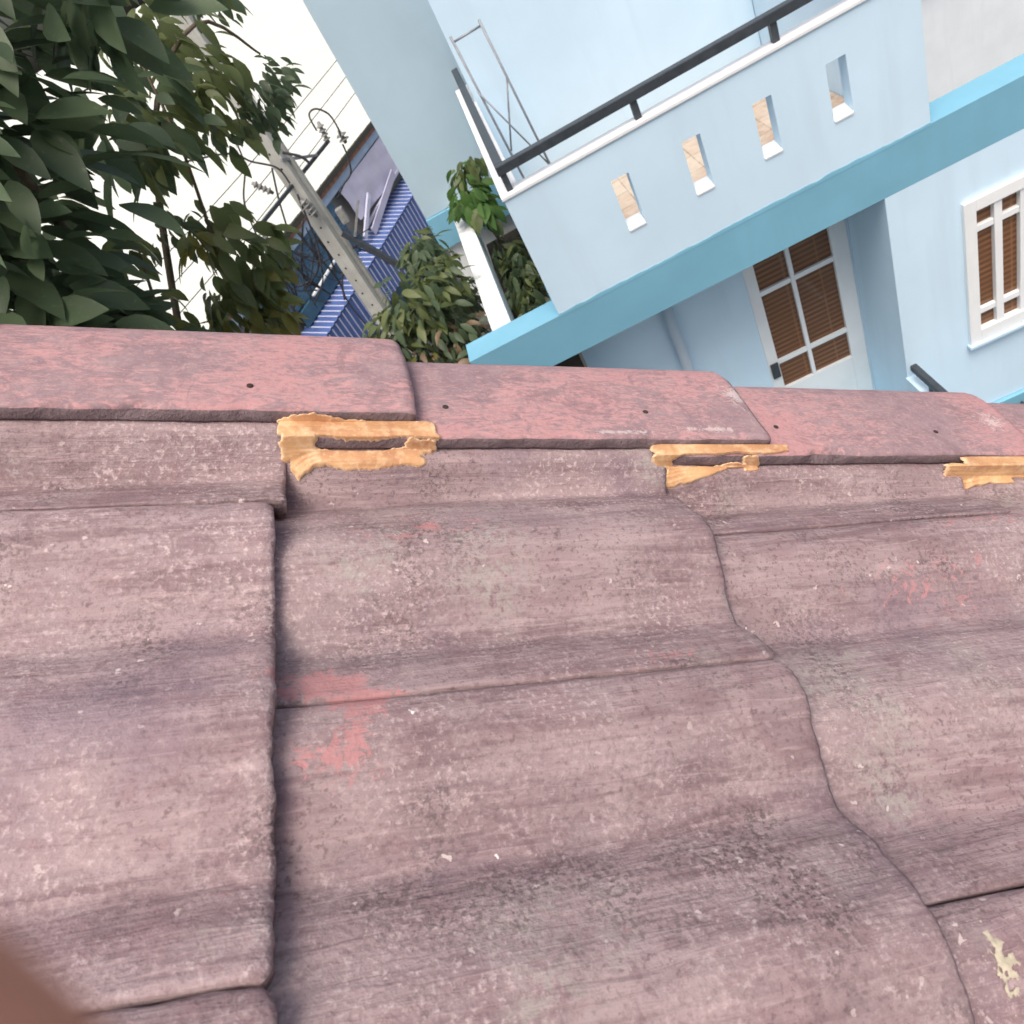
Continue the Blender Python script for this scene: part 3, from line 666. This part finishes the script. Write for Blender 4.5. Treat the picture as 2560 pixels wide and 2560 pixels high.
# ------------------------------------------------------------------ concrete pole with crossarm, insulators and cables
P = thing('utility_pole', 'grey concrete utility pole with holes, steel crossarm and insulators', 'pole')
px, py = -2.335, 10.0; PR = math.radians(-24)
def prot(x, y, z): return (px + x * math.cos(PR) - y * math.sin(PR), py + x * math.sin(PR) + y * math.cos(PR), z)
mb = MB(); nz = 10; sec = [(-1, -1), (1, -1), (1, -.45), (.68, -.30), (.68, .30), (1, .45), (1, 1), (-1, 1), (-1, .45), (-.68, .30), (-.68, -.30), (-1, -.45)]; vs = []; fs = []
for i in range(nz + 1):
    z = 9.0 * i / nz; w = .135 - .005 * z; d = .130 - .005 * z
    vs += [prot(a * w, b * d, z) for a, b in sec]
n = len(sec)
for i in range(nz):
    for k in range(n): a = i * n + k; b = i * n + (k + 1) % n; fs.append((a, b, b + n, a + n))
fs += [tuple(range(n))[::-1], tuple(range(nz * n, nz * n + n))]
mb.add(vs, fs).build('shaft', M['pole'], P)
for i in range(24):
    z = 4.2 + i * .2; MB().lathe(prot(-.03 + .03 * (i % 2), -(.130 - .005 * z) - .001, z), (math.sin(PR), -math.cos(PR), 0), [(.016, 0), (.014, .002), (.004, .002)], 8).build('bolt_hole', M['hole'], P)
arm = MB().bar((-2.79, 8.95, Z(-2.114)), (-1.90, 11.05, Z(-2.114)), .04, .04).build('crossarm', M['rail'], P)
MB().bar((-2.30, 9.84, Z(-1.80)), (-2.05, 10.6, Z(-2.10)), .03, .03).build('brace', M['grey'], P)
def insul(c, ax, nm='insulator', n=4, r=.055):
    pr = [(.02, -.03)]
    for i in range(n): pr += [(.025, i * .055), (r, i * .055 + .012), (r * .8, i * .055 + .026), (.025, i * .055 + .032)]
    pr += [(.018, n * .055 + .02)]
    return MB().lathe(c, ax, pr, 12).build(nm, M['porc'], P, True)
insul((-1.90, 11.0, Z(-2.09)), (0.1, 0, 1)); insul((-2.36, 9.80, Z(-2.30)), (.25, -.1, -1), n=4, r=.075); insul((-2.76, 9.9, Z(-1.88)), (.55, 0, -.8), n=4, r=.05)
insul((-2.78, 9.05, Z(-2.12)), (0, 0, -1), n=4, r=.06); insul((-1.54, 9.95, Z(-1.99)), (0, 0, 1), n=2, r=.07)
bx = MB(); bx.box(-2.10, -2.0, 9.86, 9.96, Z(-2.80), Z(-2.60)); bx.build('meter_box', M['porc'], P, bevel=.012)
MB().bar((-2.17, 9.9, Z(-2.88)), (-1.70, 9.75, Z(-3.62)), .07, .07).build('lamp_arm', M['rail'], P)
MB().bar((-2.05, 9.85, Z(-2.98)), (-1.76, 9.85, Z(-2.62)), .03, .03).build('bracket', M['porc'], P)
def cable(pts, r, label, y=9.8, n=8):
    p = [(q[0], q[1] if len(q) == 3 else y, Z(q[-1])) for q in pts]
    return tag(MB().tube(smoothpath(p, n), r, 6).build('cable', M['cable'], None, True), label, 'cable', 'cables around the concrete pole')
cable([(-1.74, -1.72), (-1.72, -1.546), (-1.617, -1.525), (-1.52, -1.636), (-1.507, -1.797), (-1.53, -1.9)], .011, 'black cable looping over the topmost insulator right of the pole')
cable([(-1.56, -1.98), (-1.584, -2.122), (-1.656, -2.298), (-1.806, -2.37), (-1.99, 9.9, -2.5)], .011, 'black cable drooping from the right insulator down to the meter box')
cable([(-2.60, -1.30), (-2.631, -1.45), (-2.71, -1.664), (-2.969, -1.978), (-3.1, -2.4)], .011, 'thin cable curving down through the gap left of the pole top')
cable([(-3.6, -1.2), (-2.803, -1.437), (-2.601, -1.642), (-2.386, -1.839), (-2.36, -2.053)], .012, 'cable coming in from the leaves and hooking onto the crossarm')
cable([(-2.229, -1.728), (-2.072, -1.86), (-2.023, -1.968)], .016, 'short thick cable stub at the pole above the crossarm')
cable([(-2.36, -2.2), (-2.455, -2.599), (-2.524, -2.86), (-2.668, -3.149)], .014, 'cable hanging close along the left side of the pole')
cable([(-2.438, -1.811), (-2.556, -2.065), (-2.604, -2.178), (-2.72, -2.5)], .012, 'cable running from the pole to the lower left insulator')
cable([(-2.448, -3.293), (-2.599, -3.576), (-2.588, -4.058), (-2.5, -4.5)], .012, 'cable swinging over the awning left of the pole foot')
cable([(-3.294, -3.015), (-3.301, -3.666)], .022, 'stiff pale stay standing in front of the tarpaulin', n=2)
for i, (z, nm) in enumerate(((-2.32, 'lowest'), (-2.05, 'middle'), (-1.78, 'highest'))):
    cable([(-5.2, 6.6, z - .1), (-3.3, 10.9, z - .16), (-1.0, 16.2, z)], .006, nm + ' of the thin wires crossing in front of the white roof')
mb = MB(); random.seed(21)
for i in range(34):
    x = -3.35 + 1.0 * random.random(); a = Vector((x, 9.9 + random.random() * .4, Z(-2.55 - .35 * random.random()))); b = a + Vector((random.uniform(-.6, .5), .1, -.35 - .6 * random.random())); m_ = (a + b) / 2 + Vector((random.uniform(-.2, .2), 0, -.15))
    mb.tube(smoothpath([a, m_, b], 6), random.choice((.007, .010, .015)), 5)
tg = mb.build('cable_tangle', M['cable'], None, True); tag(tg, 'messy tangle of thin cables hanging before the dark tarpaulin', 'cables'); tg['kind'] = 'stuff'

# ------------------------------------------------------------------ trees and shrubs
def leaf_verts(L, W, cup=.25, droop=.25):
    rows = [(0, .02), (.12, .55), (.32, .95), (.55, 1.0), (.78, .66), (.92, .28), (1.0, .02)]; vs = []; fs = []
    for t, w in rows:
        z = -droop * L * t * t
        vs += [(-W / 2 * w, t * L, z + cup * W / 2 * w), (0, t * L, z), (W / 2 * w, t * L, z + cup * W / 2 * w)]
    for i in range(len(rows) - 1):
        a = i * 3; fs += [(a, a + 1, a + 4, a + 3), (a + 1, a + 2, a + 5, a + 4)]
    return vs, fs
def leaf_mesh(name, L, W, mat, cup, droop):
    vs, fs = leaf_verts(L, W, cup, droop); me = bpy.data.meshes.new(name); me.from_pydata(vs, [], fs); me.materials.append(mat); me.polygons.foreach_set('use_smooth', [True] * len(fs)); me.update(); return me
def leaf_matrix(p, rng, tilt=(.1, 1.1), az=None, sc=(.5, 1.25)):
    a = rng.uniform(0, 6.283) if az is None else az; m = Matrix.Rotation(a, 4, 'Z') @ Matrix.Rotation(-rng.uniform(*tilt), 4, 'X') @ Matrix.Rotation(rng.uniform(-.7, .7), 4, 'Y')
    return Matrix.Translation(p) @ m @ Matrix.Scale(rng.uniform(*sc), 4)
def scatter(root, spots, kinds, nobj, seed):
    """spots: (matrix, kind, rank); the nobj best ranked become leaf objects, the rest one foliage mesh"""
    spots.sort(key=lambda s: s[2]); cache = {}
    for m, k, r in spots[:nobj]:
        if k not in cache: cache[k] = leaf_mesh('leaf', *kinds[k][:2], kinds[k][2], kinds[k][3], kinds[k][4])
        o = bpy.data.objects.new('leaf', cache[k]); COL.objects.link(o); o.parent = root; o.matrix_world = m
    rest = {}
    if len(spots) > nobj:
        mb = MB(); ks = sorted(kinds); tm = {k: leaf_verts(kinds[k][0], kinds[k][1], kinds[k][3], kinds[k][4]) for k in ks}
        for m, k, r in spots[nobj:]:
            vs, fs = tm[k]; mb.add([m @ Vector(v) for v in vs], fs, ks.index(k))
        o = mb.build('foliage', [kinds[k][2] for k in ks], root, True); o['kind'] = 'stuff'
EYE = Vector((0, 0, CZ))
def clump(rng, c, r, n, kind, out, squash=(1, 1, .8), tilt=(.1, 1.2), sc=(.5, 1.25)):
    c = Vector((c[0], c[1], Z(c[2]))); made = 0
    while made < n:
        d = Vector([rng.gauss(0, .5) for _ in range(3)])
        if d.length > 1.1: continue
        p = c + Vector((d.x * r * squash[0], d.y * r * squash[1], d.z * r * squash[2]))
        az = math.atan2(-d.x, d.y) + rng.uniform(-.9, .9)
        out.append((leaf_matrix(p, rng, tilt, az, sc), rng.choice(kind) if isinstance(kind, (list, tuple)) else kind, (p - EYE).length)); made += 1
KT = {'a': (.17, .072, M['leaf'], .22, .22), 'b': (.12, .050, M['leaf2'], .25, .3), 'c': (.10, .045, M['leafy'], .2, .25), 'd': (.075, .034, M['leaf'], .25, .3)}
T = thing('broadleaf_tree', 'large leafy tree with dark green leaves filling the upper left corner', 'tree')
rng = random.Random(5); out = []
# near, big-leaved limbs
for c, r, n in (((-1.16, 2.15, -.03), .36, 170), ((-1.45, 2.25, .05), .42, 150), ((-1.27, 2.05, -.36), .26, 130), ((-1.48, 2.0, -.45), .32, 120), ((-1.25, 2.3, .32), .45, 140), ((-1.7, 2.7, -.25), .42, 150), ((-1.42, 2.35, -.58), .22, 80), ((-1.6, 2.4, -.80), .35, 110), ((-.98, 2.35, .22), .25, 60), ((-.73, 2.39, .09), .15, 46)):
    clump(rng, c, r, n, 'a', out, tilt=(.0, .9))
for c, r, n, k in (((-1.06, 3.0, -.22), .22, 100, ('b', 'a')), ((-.86, 3.3, -.24), .15, 55, 'b'), ((-.72, 3.6, -.40), .14, 42, 'd'), ((-.80, 3.5, -.46), .12, 40, 'd'), ((-.70, 3.5, -.38), .12, 40, 'd'), ((-.93, 3.4, -.42), .10, 26, ('d', 'b')), ((-1.12, 2.9, -.60), .05, 10, 'c'), ((-1.20, 3.0, -.55), .12, 24, 'd'), ((-.95, 3.5, -.02), .30, 110, 'b'), ((-.72, 3.7, -.02), .22, 60, 'd'),
                  ((-1.07, 3.0, -.64), .15, 52, 'b'), ((-1.02, 3.1, -.80), .14, 46, 'b'), ((-1.16, 3.0, -.84), .12, 30, 'b'), ((-1.25, 3.0, -.95), .15, 44, ('c', 'b')), ((-1.13, 3.0, -1.0), .13, 40, ('c', 'c', 'b')), ((-1.08, 3.1, -.90), .12, 34, ('c', 'b')), ((-1.27, 2.7, -.46), .10, 14, 'b'), ((-1.38, 2.75, -.76), .16, 30, ('b', 'c')), ((-1.5, 2.9, -1.0), .2, 50, 'b'), ((-1.35, 2.8, .5), .6, 160, 'b'), ((-2.0, 3.2, .2), .5, 160, 'a')):
    clump(rng, c, r, n, k, out, tilt=(.2, 1.4))
scatter(T, out, KT, 300, 1)
def limb(root, pts, r0, r1, name='branch'):
    p = smoothpath([(x, y, Z(z)) for x, y, z in pts], 5); n = len(p); MB().tube(p, [r0 + (r1 - r0) * i / (n - 1) for i in range(n)], 8).build(name, M['bark'], root, True)
limb(T, [(-1.75, 3.1, -8.7), (-1.7, 3.05, -5), (-1.6, 3.0, -2.6), (-1.5, 2.9, -1.2)], .12, .06, 'trunk')
for pts, r in (([(-1.5, 2.9, -1.2), (-1.3, 2.5, -.6), (-1.1, 2.2, -.1), (-1.0, 2.1, .3)], .03), ([(-1.5, 2.9, -1.2), (-1.5, 2.6, -.4), (-1.4, 2.4, .4), (-1.3, 2.5, 1.0)], .035),
               ([(-1.45, 2.95, -1.3), (-1.186, 3, -1.031), (-1.109, 3, -.757), (-1.096, 3, -.666), (-.976, 3, -.35), (-.93, 3.05, -.1)], .013), ([(-1.5, 2.9, -1.0), (-1.1, 3.2, -.3), (-.8, 3.5, -.1), (-.68, 3.65, -.3)], .016),
               ([(-1.5, 2.85, -1.1), (-1.4, 2.8, -.8), (-1.22, 2.7, -.5)], .012)): limb(T, pts, r, .004)

SHR = thing('roadside_shrub', 'dense green shrub with some dry leaves behind the capping, left of the teal ledge', 'shrub')
KS = {'a': (.17, .062, M['leaf2'], .25, .35), 'b': (.15, .055, M['leaf'], .25, .35), 'd': (.16, .06, M['leafd'], .4, .5), 'y': (.12, .06, M['leafy'], .3, .3)}
rng = random.Random(11); out = []
for c, r, n, k in (((-1.15, 6.2, -2.62), .34, 240, ('a', 'b')), ((-.92, 6.4, -2.58), .24, 150, ('a', 'b')), ((-1.45, 6.1, -2.72), .26, 150, ('a', 'b', 'a')), ((-1.62, 6.0, -2.82), .16, 50, ('a', 'y')), ((-.98, 6.8, -2.50), .20, 100, 'b'), ((-1.02, 7.2, -2.52), .16, 60, ('a', 'b')),
                  ((-1.05, 6.0, -3.0), .35, 220, ('b', 'b', 'b', 'd')), ((-1.4, 5.9, -3.05), .3, 150, ('a', 'd', 'y', 'b')), ((-1.0, 5.4, -2.95), .16, 40, ('d', 'b')), ((-1.2, 5.4, -3.05), .28, 110, ('d', 'b', 'b')), ((-.95, 6.2, -3.2), .2, 120, 'b'), ((-1.2, 6.2, -3.6), .5, 300, 'b'), ((-1.0, 7.2, -3.3), .3, 200, 'b'), ((-.85, 6.9, -3.0), .14, 60, 'b')):
    clump(rng, c, r, n, k, out, tilt=(-.2, 1.3), sc=(.7, 1.15))
scatter(SHR, out, KS, 300, 2)
limb(SHR, [(-1.25, 6.0, -8.7), (-1.25, 6.05, -5), (-1.2, 6.1, -3.4), (-1.15, 6.2, -2.7)], .05, .015, 'trunk')
for e in ((-.92, 6.4, -2.5), (-1.5, 6.1, -2.7), (-1.1, 5.3, -2.9), (-.98, 6.9, -2.5)): limb(SHR, [(-1.2, 6.1, -3.4), ((-1.2 + e[0]) / 2, (6.1 + e[1]) / 2, -3.05), e], .016, .005)

PL = thing('balcony_plant', 'bright green plant growing beside the white beam at the balcony corner', 'plant')
KP = {'a': (.20, .085, M['leafb'], .2, .35), 'b': (.18, .075, M['leaf2'], .2, .35)}
rng = random.Random(3); out = []
for c, r, n, k in (((-.42, 7.75, -2.52), .20, 70, 'a'), ((-.30, 7.55, -2.68), .15, 46, ('a', 'b')), ((-.36, 7.95, -2.40), .14, 36, ('a', 'b')), ((-.25, 7.95, -2.35), .13, 30, 'b')): clump(rng, c, r, n, k, out, tilt=(.0, 1.2))
scatter(PL, out, KP, 300, 3)
for e in ((-.42, 7.75, -2.5), (-.3, 7.5, -2.7), (-.3, 7.95, -2.35)): limb(PL, [(-.33, 7.7, -3.6), (-.34, 7.7, -3.1), e], .014, .006, 'stem')
P2 = thing('pit_fern', 'dark low foliage in the shaded pit beside the balcony wall', 'plant')
rng = random.Random(8); out = []; KF = {'a': (.16, .06, M['leaf'], .2, .4), 'b': (.18, .06, M['leaf2'], .2, .4)}
for i in range(7): clump(rng, (-.28 + rng.uniform(-.12, .1), 5.75 + i * .3, -3.15), .2, 60, ('a', 'a', 'b'), out)
scatter(P2, out, KF, 250, 4)

# ------------------------------------------------------------------ hand of the person holding the camera, one finger in the lens corner
def cw(x, y, z): return EYE + RIGHT * x - UP * y + FWD * z
def hand():
    dx, dy = .73, .68; qx, qy = -.68, .73; C = (-.0188, .0179, .021)
    vs = []; es = []; rad = []
    def av(a, q, z, r): vs.append(cw(C[0] + dx * a + qx * q, C[1] + dy * a + qy * q, C[2] + z)); rad.append(r); return len(vs) - 1
    palm = av(-.110, .030, -.065, .017); wrist = av(-.135, .034, -.105, .022); fore = av(-.165, .040, -.18, .027); es += [(palm, wrist), (wrist, fore)]
    for i, (l, r) in enumerate(((1.0, .0072), (1.08, .0074), (1.0, .007), (.8, .0062))):
        q = i * .0185; k = av(-.075, q, -.034, .0105); es.append((palm, k)); a = av(-.075 + .040 * l, q, -.010, r * 1.08); b = av(-.075 + .063 * l, q, -.002, r); c = av(-.075 + .088 * l, q, .001, r * .82); es += [(k, a), (a, b), (b, c)]
    t0 = av(-.112, .005, -.062, .011); t1 = av(-.092, -.018, -.066, .0095); t2 = av(-.070, -.026, -.066, .008); es += [(palm, t0), (t0, t1), (t1, t2)]
    me = bpy.data.meshes.new('hand'); me.from_pydata([tuple(v) for v in vs], es, []); o = bpy.data.objects.new('hand', me); COL.objects.link(o); me.materials.append(M['skin'])
    sk = o.modifiers.new('skin', 'SKIN')
    if not me.skin_vertices: me.attributes
    for i, r in enumerate(rad):
        me.skin_vertices[0].data[i].radius = (r, r); me.skin_vertices[0].data[i].use_root = (i == 0)
    sk.use_smooth_shade = True; ss = o.modifiers.new('sub', 'SUBSURF'); ss.levels = 2; ss.render_levels = 2
    return tag(o, 'out of focus fingertip of a hand in the lower left corner', 'hand')
hand()
